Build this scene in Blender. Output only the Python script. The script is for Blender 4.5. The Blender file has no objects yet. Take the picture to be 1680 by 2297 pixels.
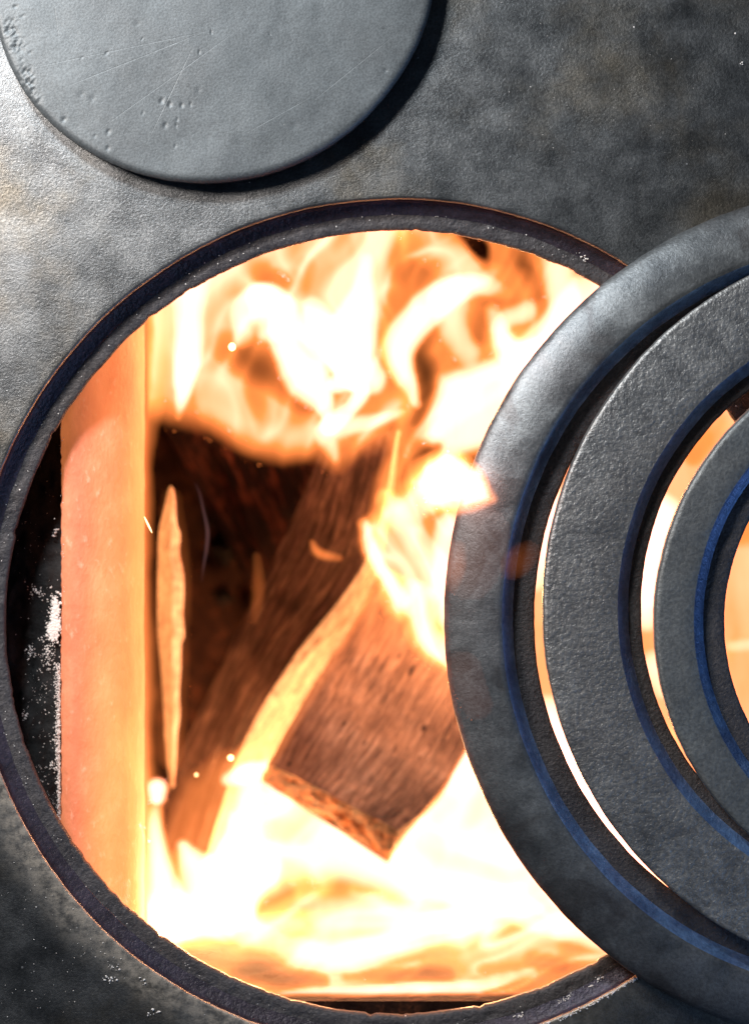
import bpy, math, random
import numpy as np
from mathutils import Vector

scene = bpy.context.scene
random.seed(7)

# ------------------------------------------------------------------ measurements
S = 0.00015            # metres per photograph pixel on the stove plate
H = 0.90               # lens height above the plate
CU, CV = 840.0, 1148.5  # middle of the photograph


def at(u, v, z=0.0):
    k = S * (H - z) / H
    return Vector(((u - CU) * k, (CV - v) * k, z))


# ------------------------------------------------------------------ camera
cam_data = bpy.data.cameras.new('camera')
cam = bpy.data.objects.new('camera', cam_data)
scene.collection.objects.link(cam)
cam.location = (0, 0, H)
cam_data.sensor_fit = 'VERTICAL'
cam_data.sensor_height = 36.0
cam_data.sensor_width = 36.0
cam_data.lens = 36.0 * H / (2297 * S)
cam_data.clip_start = 0.02
cam_data.clip_end = 20.0
cam_data.dof.use_dof = True
cam_data.dof.focus_distance = H - 0.004
cam_data.dof.aperture_fstop = 6.8
scene.camera = cam

# ------------------------------------------------------------------ world, lamps, exposure
world = bpy.data.worlds.new('World')
scene.world = world
world.use_nodes = True
bg = world.node_tree.nodes['Background']
bg.inputs['Color'].default_value = (0.55, 0.72, 1.0, 1)
bg.inputs['Strength'].default_value = 0.036

scene.view_settings.view_transform = 'Standard'
scene.view_settings.look = 'None'
scene.view_settings.exposure = 0.0
scene.view_settings.gamma = 1.0
scene.cycles.use_denoising = True
scene.cycles.use_adaptive_sampling = True
scene.cycles.adaptive_threshold = 0.02
scene.cycles.max_bounces = 6
scene.cycles.diffuse_bounces = 3
scene.cycles.glossy_bounces = 3
scene.cycles.transparent_max_bounces = 64
scene.cycles.volume_bounces = 0
scene.cycles.sample_clamp_indirect = 6.0


def area_lamp(name, loc, target, size, power, color):
    d = bpy.data.lights.new(name, 'AREA')
    d.shape = 'DISK'
    d.size = size
    d.energy = power
    d.color = color
    o = bpy.data.objects.new(name, d)
    scene.collection.objects.link(o)
    o.location = loc
    o.rotation_euler = (Vector(target) - Vector(loc)).to_track_quat('-Z', 'Y').to_euler()
    return o


area_lamp('window_light', (-0.19, 0.335, 0.27), (-0.02, 0.06, 0), 0.060, 2.2, (0.92, 0.97, 1.0))
area_lamp('cream_fill', (-0.275, 0.225, 0.25), (-0.13, 0.12, 0), 0.09, 2.3, (1.0, 0.87, 0.78))  # fill lamp added for the cream sheen on the plate's left
area_lamp('blue_fill', (0.68, -0.46, 0.32), (0.06, -0.02, 0), 0.30, 2.0, (0.36, 0.58, 1.0))  # added blue fill that tints the rings' inner steps


# ------------------------------------------------------------------ helpers
def fire_lamp(u, v, z, power, col=(1.0, 0.46, 0.17), r=0.006):
    d = bpy.data.lights.new('fire_light', 'POINT')
    d.energy = power
    d.color = col
    d.shadow_soft_size = r
    o = bpy.data.objects.new('fire_light', d)
    scene.collection.objects.link(o)
    o.location = at(u, v, z)


_rng = np.random.RandomState(11)
_tab = _rng.rand(256, 256)


def vnoise(x, y):
    xi = np.floor(x).astype(int)
    yi = np.floor(y).astype(int)
    fx = x - xi
    fy = y - yi
    fx = fx * fx * fx * (fx * (fx * 6 - 15) + 10)
    fy = fy * fy * fy * (fy * (fy * 6 - 15) + 10)
    a = _tab[xi & 255, yi & 255]
    b = _tab[(xi + 1) & 255, yi & 255]
    c = _tab[xi & 255, (yi + 1) & 255]
    d = _tab[(xi + 1) & 255, (yi + 1) & 255]
    return (a * (1 - fx) + b * fx) * (1 - fy) + (c * (1 - fx) + d * fx) * fy


def fbm(x, y, oct=4, gain=0.5):
    s = 0.0
    amp = 1.0
    tot = 0.0
    for i in range(oct):
        s = s + amp * vnoise(x * 2 ** i + 17.3 * i, y * 2 ** i + 9.1 * i)
        tot += amp
        amp *= gain
    return s / tot


def link_mesh(name, verts, faces, mats, parent=None, smooth=True, face_mats=None):
    me = bpy.data.meshes.new(name)
    me.from_pydata([tuple(map(float, v)) for v in verts], [], faces)
    for m in mats:
        me.materials.append(m)
    if face_mats is not None:
        me.polygons.foreach_set('material_index', face_mats)
    if smooth:
        me.polygons.foreach_set('use_smooth', [True] * len(me.polygons))
    me.update()
    o = bpy.data.objects.new(name, me)
    scene.collection.objects.link(o)
    if parent is not None:
        o.parent = parent
        o.matrix_parent_inverse = parent.matrix_world.inverted()
    return o


def empty(name, loc=(0, 0, 0)):
    o = bpy.data.objects.new(name, None)
    scene.collection.objects.link(o)
    o.location = loc
    o.empty_display_size = 0.02
    bpy.context.view_layer.update()
    return o


def tag(o, label=None, cat=None, group=None, kind=None):
    if label:
        o['label'] = label
    if cat:
        o['category'] = cat
    if group:
        o['group'] = group
    if kind:
        o['kind'] = kind
    return o


class NT:
    def __init__(self, name):
        self.m = bpy.data.materials.new(name)
        self.m.use_nodes = True
        self.t = self.m.node_tree
        self.t.nodes.clear()
        self.out = self.t.nodes.new('ShaderNodeOutputMaterial')

    def n(self, typ, **kw):
        nd = self.t.nodes.new(typ)
        for k, v in kw.items():
            if k.startswith('i_'):
                nd.inputs[k[2:].replace('_', ' ')].default_value = v
            else:
                setattr(nd, k, v)
        return nd

    def l(self, a, b):
        self.t.links.new(a, b)

    def math(self, op, a, b=None, c=None, clamp=False):
        nd = self.n('ShaderNodeMath', operation=op, use_clamp=clamp)
        for i, x in enumerate((a, b, c)):
            if x is None:
                continue
            if isinstance(x, (int, float)):
                nd.inputs[i].default_value = x
            else:
                self.l(x, nd.inputs[i])
        return nd.outputs[0]

    def ramp(self, fac, stops):
        nd = self.n('ShaderNodeValToRGB')
        cr = nd.color_ramp
        cr.elements[0].position = stops[0][0]
        cr.elements[0].color = (*stops[0][1], 1)
        cr.elements[1].position = stops[-1][0]
        cr.elements[1].color = (*stops[-1][1], 1)
        for p, c in stops[1:-1]:
            e = cr.elements.new(p)
            e.color = (*c, 1)
        self.l(fac, nd.inputs['Fac'])
        return nd.outputs['Color']

    def mix(self, fac, a, b, blend='MIX'):
        nd = self.n('ShaderNodeMix', data_type='RGBA', blend_type=blend)
        for i, x in ((0, fac), (6, a), (7, b)):
            if isinstance(x, (int, float)):
                nd.inputs[i].default_value = x
            elif isinstance(x, tuple):
                nd.inputs[i].default_value = (*x, 1)
            else:
                self.l(x, nd.inputs[i])
        return nd.outputs[2]

    def noise(self, vec, scale, detail=4, rough=0.55, dist=0.0):
        nd = self.n('ShaderNodeTexNoise')
        nd.inputs['Scale'].default_value = scale
        nd.inputs['Detail'].default_value = detail
        nd.inputs['Roughness'].default_value = rough
        nd.inputs['Distortion'].default_value = dist
        self.l(vec, nd.inputs['Vector'])
        return nd.outputs['Fac']

    def mapr(self, x, a, b, c=0.0, d=1.0, smooth=False):
        nd = self.n('ShaderNodeMapRange')
        nd.interpolation_type = 'SMOOTHSTEP' if smooth else 'LINEAR'
        self.l(x, nd.inputs[0])
        for i, v in zip((1, 2, 3, 4), (a, b, c, d)):
            nd.inputs[i].default_value = v
        return nd.outputs[0]


def iron(name, dark, light, stain, metallic=0.35, rough=(0.42, 0.6), pebble=0.6, pebble_scale=900.0,
         speck=0.5, spec=0.5, scratches=(), rim=None, fine_oct=3, blotch=None):
    """weathered cast iron: mottled patina, casting grain, pits, white specks (ash, painted glints)"""
    g = NT(name)
    co = g.n('ShaderNodeTexCoord').outputs['Object']
    rim_m = None
    big = g.noise(co, 16.0, 5, 0.6)
    mid = g.noise(co, 70.0, 6, 0.65)
    fine = g.noise(co, pebble_scale, fine_oct, 0.68 if fine_oct > 3 else 0.55)
    grit = g.noise(co, pebble_scale * 2.7, 2, 0.6)
    col = g.ramp(mid, [(0.30, dark), (0.70, light)])
    col = g.mix(g.mapr(big, 0.46, 0.68, 0, 0.7, True), col, stain)
    # grain darkens the hollows of the casting skin where soot sits
    col = g.mix(g.mapr(fine, 0.35, 0.62, 0.45, 0.0), col, tuple(x * 0.35 for x in dark))
    if blotch is not None:
        bn = g.noise(co, 48.0, 3, 0.5, 0.6)
        col = g.mix(g.mapr(bn, 0.53, 0.63, 0, 0.5, True), col, blotch)
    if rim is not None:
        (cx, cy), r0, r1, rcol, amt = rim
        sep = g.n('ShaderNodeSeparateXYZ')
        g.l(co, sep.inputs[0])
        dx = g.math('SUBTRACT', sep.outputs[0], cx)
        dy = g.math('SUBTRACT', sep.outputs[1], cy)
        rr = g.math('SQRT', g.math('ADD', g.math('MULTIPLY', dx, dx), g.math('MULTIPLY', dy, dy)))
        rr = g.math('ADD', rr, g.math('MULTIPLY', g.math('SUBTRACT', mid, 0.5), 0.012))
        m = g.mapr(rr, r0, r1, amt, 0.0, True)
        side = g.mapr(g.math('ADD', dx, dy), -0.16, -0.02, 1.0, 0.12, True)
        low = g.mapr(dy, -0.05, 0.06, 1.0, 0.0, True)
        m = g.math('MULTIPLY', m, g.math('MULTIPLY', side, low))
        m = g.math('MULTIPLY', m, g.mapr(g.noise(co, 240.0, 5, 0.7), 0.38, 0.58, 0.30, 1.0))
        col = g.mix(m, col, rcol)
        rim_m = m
    # sparse white specks: ash on soot, glints painted on bare iron
    vo = g.n('ShaderNodeTexVoronoi')
    vo.inputs['Scale'].default_value = 170.0
    g.l(co, vo.inputs['Vector'])
    sz = g.mapr(vo.outputs['Color'], 0.80, 1.0, 0.0, 0.10)
    sp = g.math('LESS_THAN', vo.outputs['Distance'], sz)
    col = g.mix(g.math('MULTIPLY', sp, speck), col, (0.62, 0.64, 0.66))
    h = g.math('ADD', g.math('MULTIPLY', fine, pebble), g.math('MULTIPLY', grit, pebble * 0.35))
    h = g.math('ADD', h, g.math('MULTIPLY', mid, 0.28))
    # casting pits
    vp = g.n('ShaderNodeTexVoronoi')
    vp.inputs['Scale'].default_value = 260.0
    vp.inputs['Randomness'].default_value = 1.0
    g.l(co, vp.inputs['Vector'])
    prad = g.mapr(vp.outputs['Color'], 0.55, 1.0, 0.0, 0.22)
    pit = g.math('LESS_THAN', vp.outputs['Distance'], prad)
    pm = g.math('MULTIPLY', pit, g.mapr(big, 0.44, 0.60, 0.0, 1.0))
    h = g.math('SUBTRACT', h, g.math('MULTIPLY', pm, 0.5))
    col = g.mix(g.math('MULTIPLY', pm, 0.35), col, tuple(x * 0.3 for x in dark))
    for (x0, y0, x1, y1, w, dep) in scratches:
        sepn = g.n('ShaderNodeSeparateXYZ')
        g.l(co, sepn.inputs[0])
        L = math.hypot(x1 - x0, y1 - y0)
        tx, ty = (x1 - x0) / L, (y1 - y0) / L
        ax = g.math('SUBTRACT', sepn.outputs[0], x0)
        ay = g.math('SUBTRACT', sepn.outputs[1], y0)
        al = g.math('ADD', g.math('MULTIPLY', ax, tx), g.math('MULTIPLY', ay, ty))
        ac = g.math('ADD', g.math('MULTIPLY', ax, -ty), g.math('MULTIPLY', ay, tx))
        d = g.math('ABSOLUTE', ac)
        line = g.mapr(d, 0.0, w, 1.0, 0.0)
        on = g.math('MULTIPLY', g.mapr(al, 0, L * 0.2, 0, 1), g.mapr(al, L * 0.75, L, 1, 0))
        line = g.math('MULTIPLY', line, on)
        h = g.math('SUBTRACT', h, g.math('MULTIPLY', line, dep))
        col = g.mix(g.math('MULTIPLY', line, 0.08), col, (0.34, 0.36, 0.37))
    bump = g.n('ShaderNodeBump')
    bump.inputs['Strength'].default_value = 1.0
    bump.inputs['Distance'].default_value = 0.00042
    g.l(h, bump.inputs['Height'])
    p = g.n('ShaderNodeBsdfPrincipled')
    g.l(col, p.inputs['Base Color'])
    p.inputs['Metallic'].default_value = metallic
    if rim_m is not None:
        g.l(g.math('MULTIPLY', g.math('SUBTRACT', 1.0, rim_m), metallic), p.inputs['Metallic'])
    g.l(g.mapr(mid, 0.3, 0.7, rough[0], rough[1]), p.inputs['Roughness'])
    p.inputs['Specular IOR Level'].default_value = spec
    g.l(bump.outputs[0], p.inputs['Normal'])
    g.l(p.outputs[0], g.out.inputs['Surface'])
    return g.m


HC = at(893, 1399)
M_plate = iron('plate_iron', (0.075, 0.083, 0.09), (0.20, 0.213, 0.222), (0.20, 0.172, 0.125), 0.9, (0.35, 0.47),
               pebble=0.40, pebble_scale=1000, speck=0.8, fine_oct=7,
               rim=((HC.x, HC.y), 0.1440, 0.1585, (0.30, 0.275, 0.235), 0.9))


def sc(u0, v0, u1, v1, w=0.00020, dep=0.08):
    a = at(u0, v0, 0.014)
    b = at(u1, v1, 0.014)
    return (a.x, a.y, b.x, b.y, w, dep)


M_lid = iron('lid_iron', (0.072, 0.085, 0.094), (0.102, 0.120, 0.132), (0.084, 0.095, 0.103), 0.40, (0.48, 0.60),
             pebble=0.18, pebble_scale=1300, speck=0.15,
             scratches=(sc(60, 148, 470, 62), sc(130, 195, 480, 55), sc(440, 80, 320, 330), sc(340, 0, 470, 40),
                        sc(690, 230, 900, 60), sc(560, 40, 200, 300, 0.00015, 0.08), sc(700, 210, 540, 300, 0.00015, 0.08),
                        sc(118, 0, 130, 90, 0.00015, 0.08)))
M_ring1 = iron('outer_ring_iron', (0.10, 0.112, 0.124), (0.26, 0.285, 0.30), (0.18, 0.18, 0.19), 0.75, (0.42, 0.52),
               pebble=0.35, pebble_scale=900, speck=0.12, fine_oct=7, blotch=(0.060, 0.055, 0.057))
M_ring2 = iron('middle_ring_iron', (0.15, 0.16, 0.17), (0.36, 0.37, 0.37), (0.27, 0.265, 0.26), 0.75, (0.44, 0.54),
               pebble=1.05, pebble_scale=640, speck=0.05)
M_ring3 = iron('inner_ring_iron', (0.12, 0.135, 0.145), (0.20, 0.225, 0.235), (0.15, 0.16, 0.165), 0.45, (0.46, 0.56),
               pebble=0.5, pebble_scale=900, speck=0.15)
M_ledge = iron('sooty_ledge_iron', (0.035, 0.034, 0.040), (0.085, 0.082, 0.088), (0.07, 0.06, 0.055), 0.3, (0.5, 0.7),
               pebble=1.0, pebble_scale=800, speck=0.8)
M_wall_lip = iron('purple_scaled_iron', (0.016, 0.014, 0.020), (0.055, 0.045, 0.070), (0.04, 0.04, 0.075), 0.3, (0.40, 0.55),
                  pebble=0.9, pebble_scale=700, speck=0.25)
M_sky_tint = iron('sky_tinted_iron', (0.06, 0.12, 0.26), (0.20, 0.36, 0.66), (0.13, 0.17, 0.33), 0.4, (0.30, 0.45),
               pebble=1.0, pebble_scale=500, speck=0.1, fine_oct=6)  # blue sky reflection on the step walls put into the base colour
M_soot_shade = iron('soot_and_shade_black', (0.004, 0.005, 0.006), (0.026, 0.027, 0.028), (0.014, 0.015, 0.014), 0.0, (0.6, 0.85),
              pebble=1.3, pebble_scale=450, speck=0.9, fine_oct=6, spec=0.25)


# ------------------------------------------------------------------ the stove
stove = tag(empty('wood_stove', (0, 0, 0)), 'cast iron wood stove seen from above with its round cooking hole open over the fire', 'stove')

HR, WR, LR = 952 * S, 926 * S, 887 * S      # lip, foot of the recess wall, ledge edge
NTH = 900
th = np.linspace(0, 2 * np.pi, NTH, endpoint=False)
ct, st = np.cos(th), np.sin(th)


def radial_noise(amp, freq, seed, th=th):
    r = freq / (2 * np.pi)
    return (fbm(np.cos(th) * freq + seed, np.sin(th) * freq + seed * 1.7 + 40, 4) - 0.5) * 2 * amp


# plate: rings of vertices from the lip out to the edge of a rectangular top
XL, XR, YB, YT = -0.42, 0.50, -0.34, 0.40
dist = np.full(NTH, 1e9)
with np.errstate(divide='ignore', invalid='ignore'):
    for lim, d, c in ((XL, ct, HC.x), (XR, ct, HC.x), (YB, st, HC.y), (YT, st, HC.y)):
        t = (lim - c) / d
        t[(t <= 0) | ~np.isfinite(t)] = 1e9
        dist = np.minimum(dist, t)
lipR = HR + radial_noise(1.6 * S, 9, 3.3) + radial_noise(0.7 * S, 60, 8.0)
rows = []
NR = 120
ts = np.linspace(0, 1, NR) ** 1.15
for k, t in enumerate(ts):
    r = lipR + 0.0012 + t * (dist - lipR - 0.0012)
    x = HC.x + ct * r
    y = HC.y + st * r
    und = (fbm(x * 22 + 5, y * 22 + 8, 3) - 0.5) * 0.0012 * min(1, t * 9) + (fbm((x + y) * 60 + 5, (x - y) * 24 + 8, 3) - 0.5) * 0.0007 * min(1, t * 9)
    rows.append(np.stack([x, y, und], 1))
lip = [np.stack([HC.x + ct * (lipR + d), HC.y + st * (lipR + d), np.full(NTH, z)], 1)
       for d, z in ((0.0, -0.0011), (0.00025, -0.0004), (0.0007, -0.00008))]
verts = np.concatenate(lip + rows + [np.stack([HC.x + ct * dist, HC.y + st * dist, np.full(NTH, -0.012)], 1)])
nrow = len(verts) // NTH


def ring_faces(nrow, n, flip=False):
    f = []
    for i in range(nrow - 1):
        a = i * n
        b = a + n
        for j in range(n):
            j2 = (j + 1) % n
            q = (a + j, b + j, b + j2, a + j2)
            f.append(q[::-1] if flip else q)
    return f


plate = link_mesh('stove_top', verts, ring_faces(nrow, NTH), [M_plate], stove)

# recess wall, ledge and its broken inner edge
edge = LR + radial_noise(2.4 * S, 12, 1.0) + radial_noise(1.3 * S, 45, 5.0)
chips = np.clip(fbm(ct * 30 + 60, st * 30 + 60, 3) - 0.60, 0, 1) * 22 * S
edge = edge + chips
ZL = -0.0070


def circ(r, z):
    return np.stack([HC.x + ct * r, HC.y + st * r, np.broadcast_to(z, (NTH,))], 1)


wn = radial_noise(2.0 * S, 30, 22.0)
wall_rows = [circ(lipR, -0.0011), circ(lipR + 0.0002, -0.0030), circ(lipR - 0.0002, -0.0047), circ(lipR - 0.0010 + wn * 0.3, -0.0052),
             circ(WR + 0.0007 + wn, -0.0064), circ(WR - 0.0006 + wn, ZL + 0.0001)]
link_mesh('recess_wall', np.concatenate(wall_rows), ring_faces(len(wall_rows), NTH, True), [M_wall_lip], stove)
ln = [(fbm(ct * 40 + i * 3, st * 40 + 9, 3) - 0.5) * 0.0012 for i in range(4)]
ledge_rows = [circ(WR - 0.0006 + wn, ZL), circ(WR - 0.0018, ZL - 0.0002 + ln[0]), circ((WR + edge) / 2, ZL - 0.0003 + ln[1]), circ(edge + 0.0008, ZL - 0.0004 + ln[2] * 0.5),
              circ(edge, ZL - 0.0011), circ(edge + 0.0004, ZL - 0.006), circ(edge + 0.02, ZL - 0.0075)]
link_mesh('hole_ledge', np.concatenate(ledge_rows), ring_faces(len(ledge_rows), NTH, True), [M_ledge], stove)


# firebox: walls, floor
def box(name, x0, x1, y0, y1, z0, z1, mat, parent):
    v = [(x, y, z) for z in (z0, z1) for y in (y0, y1) for x in (x0, x1)]
    f = [(0, 2, 3, 1), (4, 5, 7, 6), (0, 1, 5, 4), (2, 6, 7, 3), (0, 4, 6, 2), (1, 3, 7, 5)]
    return link_mesh(name, v, f, [mat], parent, smooth=False)


M_burnt = NT('burnt_plate')
co = M_burnt.n('ShaderNodeTexCoord').outputs['Object']
bn = M_burnt.noise(co, 90, 6, 0.7)
bc = M_burnt.ramp(bn, [(0.35, (0.006, 0.003, 0.003)), (0.55, (0.022, 0.010, 0.007)), (0.72, (0.10, 0.035, 0.018))])
bp = M_burnt.n('ShaderNodeBsdfPrincipled', i_Roughness=0.9, i_Specular_IOR_Level=0.05)
bb = M_burnt.n('ShaderNodeBump')
bb.inputs['Distance'].default_value = 0.0015
M_burnt.l(bn, bb.inputs['Height'])
M_burnt.l(bc, bp.inputs['Base Color'])
M_burnt.l(bb.outputs[0], bp.inputs['Normal'])
M_burnt.l(bp.outputs[0], M_burnt.out.inputs['Surface'])
M_burnt = M_burnt.m

Z0 = -0.31
pl = at(137, 1400, -0.02)
# front wall top edge stands at v = 2243
fw = at(800, 2246, -0.022)
box('firebox_wall', -0.15, 0.22, fw.y - 0.02, fw.y, Z0, -0.022, M_burnt, stove)
box('firebox_wall', -0.15, 0.22, 0.125, 0.145, Z0, -0.02, M_burnt, stove)
box('firebox_wall', 0.20, 0.22, fw.y, 0.125, Z0, -0.02, M_burnt, stove)
box('firebox_floor', -0.15, 0.22, fw.y - 0.02, 0.145, Z0 - 0.02, Z0, M_burnt, stove)

# soot-black shelf between the ledge and the hot lining
gx, gy = np.meshgrid(np.linspace(-0.150, pl.x + 0.003, 60), np.linspace(-0.19, 0.13, 200))
gz = -0.0265 + (fbm(gx * 300, gy * 300, 4) - 0.5) * 0.0022 + (fbm(gx * 60 + 9, gy * 60, 3) - 0.5) * 0.004
sv = np.stack([gx.ravel(), gy.ravel(), gz.ravel()], 1)


def grid_faces(ny, nx):
    i = np.arange(ny - 1)[:, None] * nx + np.arange(nx - 1)[None, :]
    return np.stack([i, i + 1, i + 1 + nx, i + nx], -1).reshape(-1, 4).tolist()


link_mesh('soot_shelf', sv, grid_faces(200, 60), [M_soot_shade], stove)

# hot rounded firebrick lining
g = NT('hot_firebrick')
co = g.n('ShaderNodeTexCoord').outputs['Object']
mp = g.n('ShaderNodeMapping')
mp.inputs['Scale'].default_value = (1, 0.55, 1)
g.l(co, mp.inputs[0])
n1 = g.noise(mp.outputs[0], 110, 5, 0.6)
n2 = g.noise(mp.outputs[0], 420, 4, 0.6)
bcol = g.ramp(n1, [(0.3, (0.46, 0.13, 0.075)), (0.55, (0.52, 0.165, 0.10)), (0.75, (0.60, 0.24, 0.155))])
bcol = g.mix(g.mapr(n2, 0.60, 0.75, 0, 0.5), bcol, (0.80, 0.50, 0.38))
bcol = g.mix(g.mapr(n2, 0.25, 0.36, 0.4, 0.0), bcol, (0.30, 0.08, 0.05))
bm = g.n('ShaderNodeBump')
bm.inputs['Distance'].default_value = 0.0006
g.l(n2, bm.inputs['Height'])
p = g.n('ShaderNodeBsdfPrincipled', i_Roughness=0.8)
g.l(bcol, p.inputs['Base Color'])
g.l(bm.outputs[0], p.inputs['Normal'])
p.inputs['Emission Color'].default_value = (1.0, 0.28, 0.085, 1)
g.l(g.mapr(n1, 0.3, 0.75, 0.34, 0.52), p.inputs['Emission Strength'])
g.l(p.outputs[0], g.out.inputs['Surface'])
M_brick = g.m

prof = [(139, -0.060), (138, -0.030), (139, -0.0205), (146, -0.0180), (165, -0.0172), (190, -0.0178), (215, -0.0195), (240, -0.0212), (262, -0.0236),
        (284, -0.0275), (302, -0.0335), (316, -0.0430), (325, -0.057), (330, -0.077), (333, -0.11), (334, -0.30)]
vs = np.linspace(560, 2330, 180)
bv = []
for v in vs:
    wob = (fbm(np.array([v / 60.0]), np.array([3.0]), 3)[0] - 0.5) * 5
    wob2 = (fbm(np.array([v / 11.0]), np.array([33.0]), 3)[0] - 0.5) * 5
    for k, (u, z) in enumerate(prof):
        e = wob2 if k < 3 else wob * 0.6
        bv.append(at(u + e, v, z))
M_brick_shade = NT('shaded_firebrick')  # darker colour paints the shade on the brick's steep side
cs = M_brick_shade.n('ShaderNodeTexCoord').outputs['Object']
ns = M_brick_shade.noise(cs, 120, 5, 0.6)
ps = M_brick_shade.n('ShaderNodeBsdfPrincipled', i_Roughness=0.9, i_Specular_IOR_Level=0.05)
M_brick_shade.l(M_brick_shade.ramp(ns, [(0.35, (0.03, 0.010, 0.006)), (0.65, (0.13, 0.042, 0.020))]), ps.inputs['Base Color'])
M_brick_shade.l(ps.outputs[0], M_brick_shade.out.inputs['Surface'])
M_brick_shade = M_brick_shade.m
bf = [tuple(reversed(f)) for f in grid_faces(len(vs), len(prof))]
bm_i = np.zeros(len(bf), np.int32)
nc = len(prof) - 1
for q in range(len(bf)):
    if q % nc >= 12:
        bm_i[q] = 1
link_mesh('fire_brick', bv, bf, [M_brick, M_brick_shade], stove, face_mats=bm_i)

# ash crumbs along the edge of the lining, on the shelf, ledge and plate
M_ash = NT('white_ash')
ap = M_ash.n('ShaderNodeBsdfPrincipled', i_Roughness=0.9)
ap.inputs['Base Color'].default_value = (0.80, 0.78, 0.76, 1)
M_ash.l(ap.outputs[0], M_ash.out.inputs['Surface'])
M_ash = M_ash.m
ico_v = [(0, 0, 1), (0.9, 0, 0.1), (0, 0.9, 0.1), (-0.9, 0, 0.1), (0, -0.9, 0.1), (0, 0, -0.6)]
ico_f = [(0, 1, 2), (0, 2, 3), (0, 3, 4), (0, 4, 1), (5, 2, 1), (5, 3, 2), (5, 4, 3), (5, 1, 4)]


def crumbs(spots):
    vv, ff = [], []
    for (p, r) in spots:
        b = len(vv)
        a = random.uniform(0, 6.28)
        ca, sa = math.cos(a), math.sin(a)
        sx, sy, sz = (r * random.uniform(0.6, 1.3) for _ in range(3))
        for (x, y, z) in ico_v:
            x, y, z = x * sx, y * sy, z * sz * 0.7
            vv.append((p[0] + x * ca - y * sa, p[1] + x * sa + y * ca, p[2] + z))
        ff += [tuple(i + b for i in f) for f in ico_f]
    return vv, ff


spots = []
R = random
for v in np.arange(1490, 1885, 1.3):        # crust of ash on the edge of the brick
    w = 7 if v < 1640 else (9 if v < 1730 else 5)
    for _ in range(4):
        spots.append((at(136 - abs(R.gauss(0, w * 0.7)), v + R.uniform(-3, 3), -0.0215 - R.uniform(0, 0.002)), R.uniform(0.8, 2.6) * S))
for (u, v, n, su, sv_, r) in ((124, 1375, 420, 6, 20, 3.4), (121, 1412, 420, 6, 10, 3.8), (110, 1460, 120, 10, 24, 2.2), (70, 1460, 40, 5, 10, 2.0),
                              (85, 1325, 40, 12, 10, 2.4), (125, 1195, 12, 3, 5, 3.2), (100, 1560, 90, 18, 60, 1.5), (80, 1250, 60, 30, 120, 1.1),
                              (55, 1600, 14, 4, 6, 2.6), (118, 1720, 20, 4, 6, 2.8), (90, 1730, 30, 12, 20, 1.6), (120, 1830, 70, 10, 25, 1.4)):
    for _ in range(n):
        spots.append((at(u + R.gauss(0, su), v + R.gauss(0, sv_), -0.0245), r * S * R.uniform(0.35, 1.1)))
for v in np.arange(960, 1400, 5):           # pinkish dust on the brick's shoulder
    spots.append((at(152 + R.gauss(0, 8), v + R.uniform(-4, 4), -0.0182), R.uniform(0.6, 1.6) * S))
v_, f_ = crumbs(spots)
tag(link_mesh('ash_crust', v_, f_, [M_ash], None, smooth=False), 'white ash crumbs along the edge of the glowing lining', 'ash', kind='stuff')
spots = []
for (u, v, n, su, r) in ((247, 2195, 14, 8, 3.6), (255, 2170, 8, 6, 2.6), (325, 2200, 6, 8, 2.6), (348, 2268, 12, 7, 3.6), (270, 2160, 10, 30, 1.6), (80, 2000, 26, 60, 1.5), (180, 2120, 26, 60, 1.4), (500, 2280, 16, 50, 1.5), (60, 2230, 26, 60, 1.3)):
    for _ in range(n):
        u1, v1 = u + R.gauss(0, su), v + R.gauss(0, su * 0.7)
        if math.hypot(u1 - 893, v1 - 1399) < 966:
            continue
        spots.append((at(u1, v1, 0.0002), r * S * R.uniform(0.4, 1.1)))
for (u, v, n, su, r) in ((1420, 60, 1, 1, 3), (1648, 75, 1, 1, 3), (1665, 140, 3, 6, 3), (1280, 130, 30, 180, 1.0), (1400, 300, 40, 180, 1.0), (560, 409, 1, 0, 2.4)):
    for _ in range(n):
        spots.append((at(u + R.gauss(0, su), v + R.gauss(0, su * 0.6), 0.0002), r * S * R.uniform(0.6, 1.1)))
v_, f_ = crumbs(spots)
tag(link_mesh('ash_flakes', v_, f_, [M_ash], None, smooth=False), 'loose white ash flecks scattered over the stove plate', 'ash', kind='stuff')
spots = []
for k in range(260):
    a = R.uniform(0, 6.283)
    rr = R.uniform(895, 925)
    spots.append((at(893 + rr * math.cos(a), 1399 + rr * math.sin(a), ZL + 0.0002), S * R.uniform(0.5, 1.9)))
for (a, n) in ((math.radians(66), 26), (math.radians(61), 22), (math.radians(73), 16), (math.radians(-63), 14)):
    for _ in range(n):
        b = a + R.gauss(0, 0.012)
        rr = R.gauss(921, 4)
        spots.append((at(893 + rr * math.cos(b), 1399 + rr * math.sin(b), ZL + 0.0006), S * R.uniform(1, 3.6)))
for k in range(160):                        # bright crust on the lower right lip
    b = math.radians(R.uniform(56, 74))
    rr = R.gauss(957, 2)
    spots.append((at(893 + rr * math.cos(b), 1399 + rr * math.sin(b), 0.0), S * R.uniform(1, 3.0)))
v_, f_ = crumbs(spots)
tag(link_mesh('ash_dust', v_, f_, [M_ash], None, smooth=False), 'pale ash grains caught on the sooty ledge inside the hole', 'ash', kind='stuff')


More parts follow.
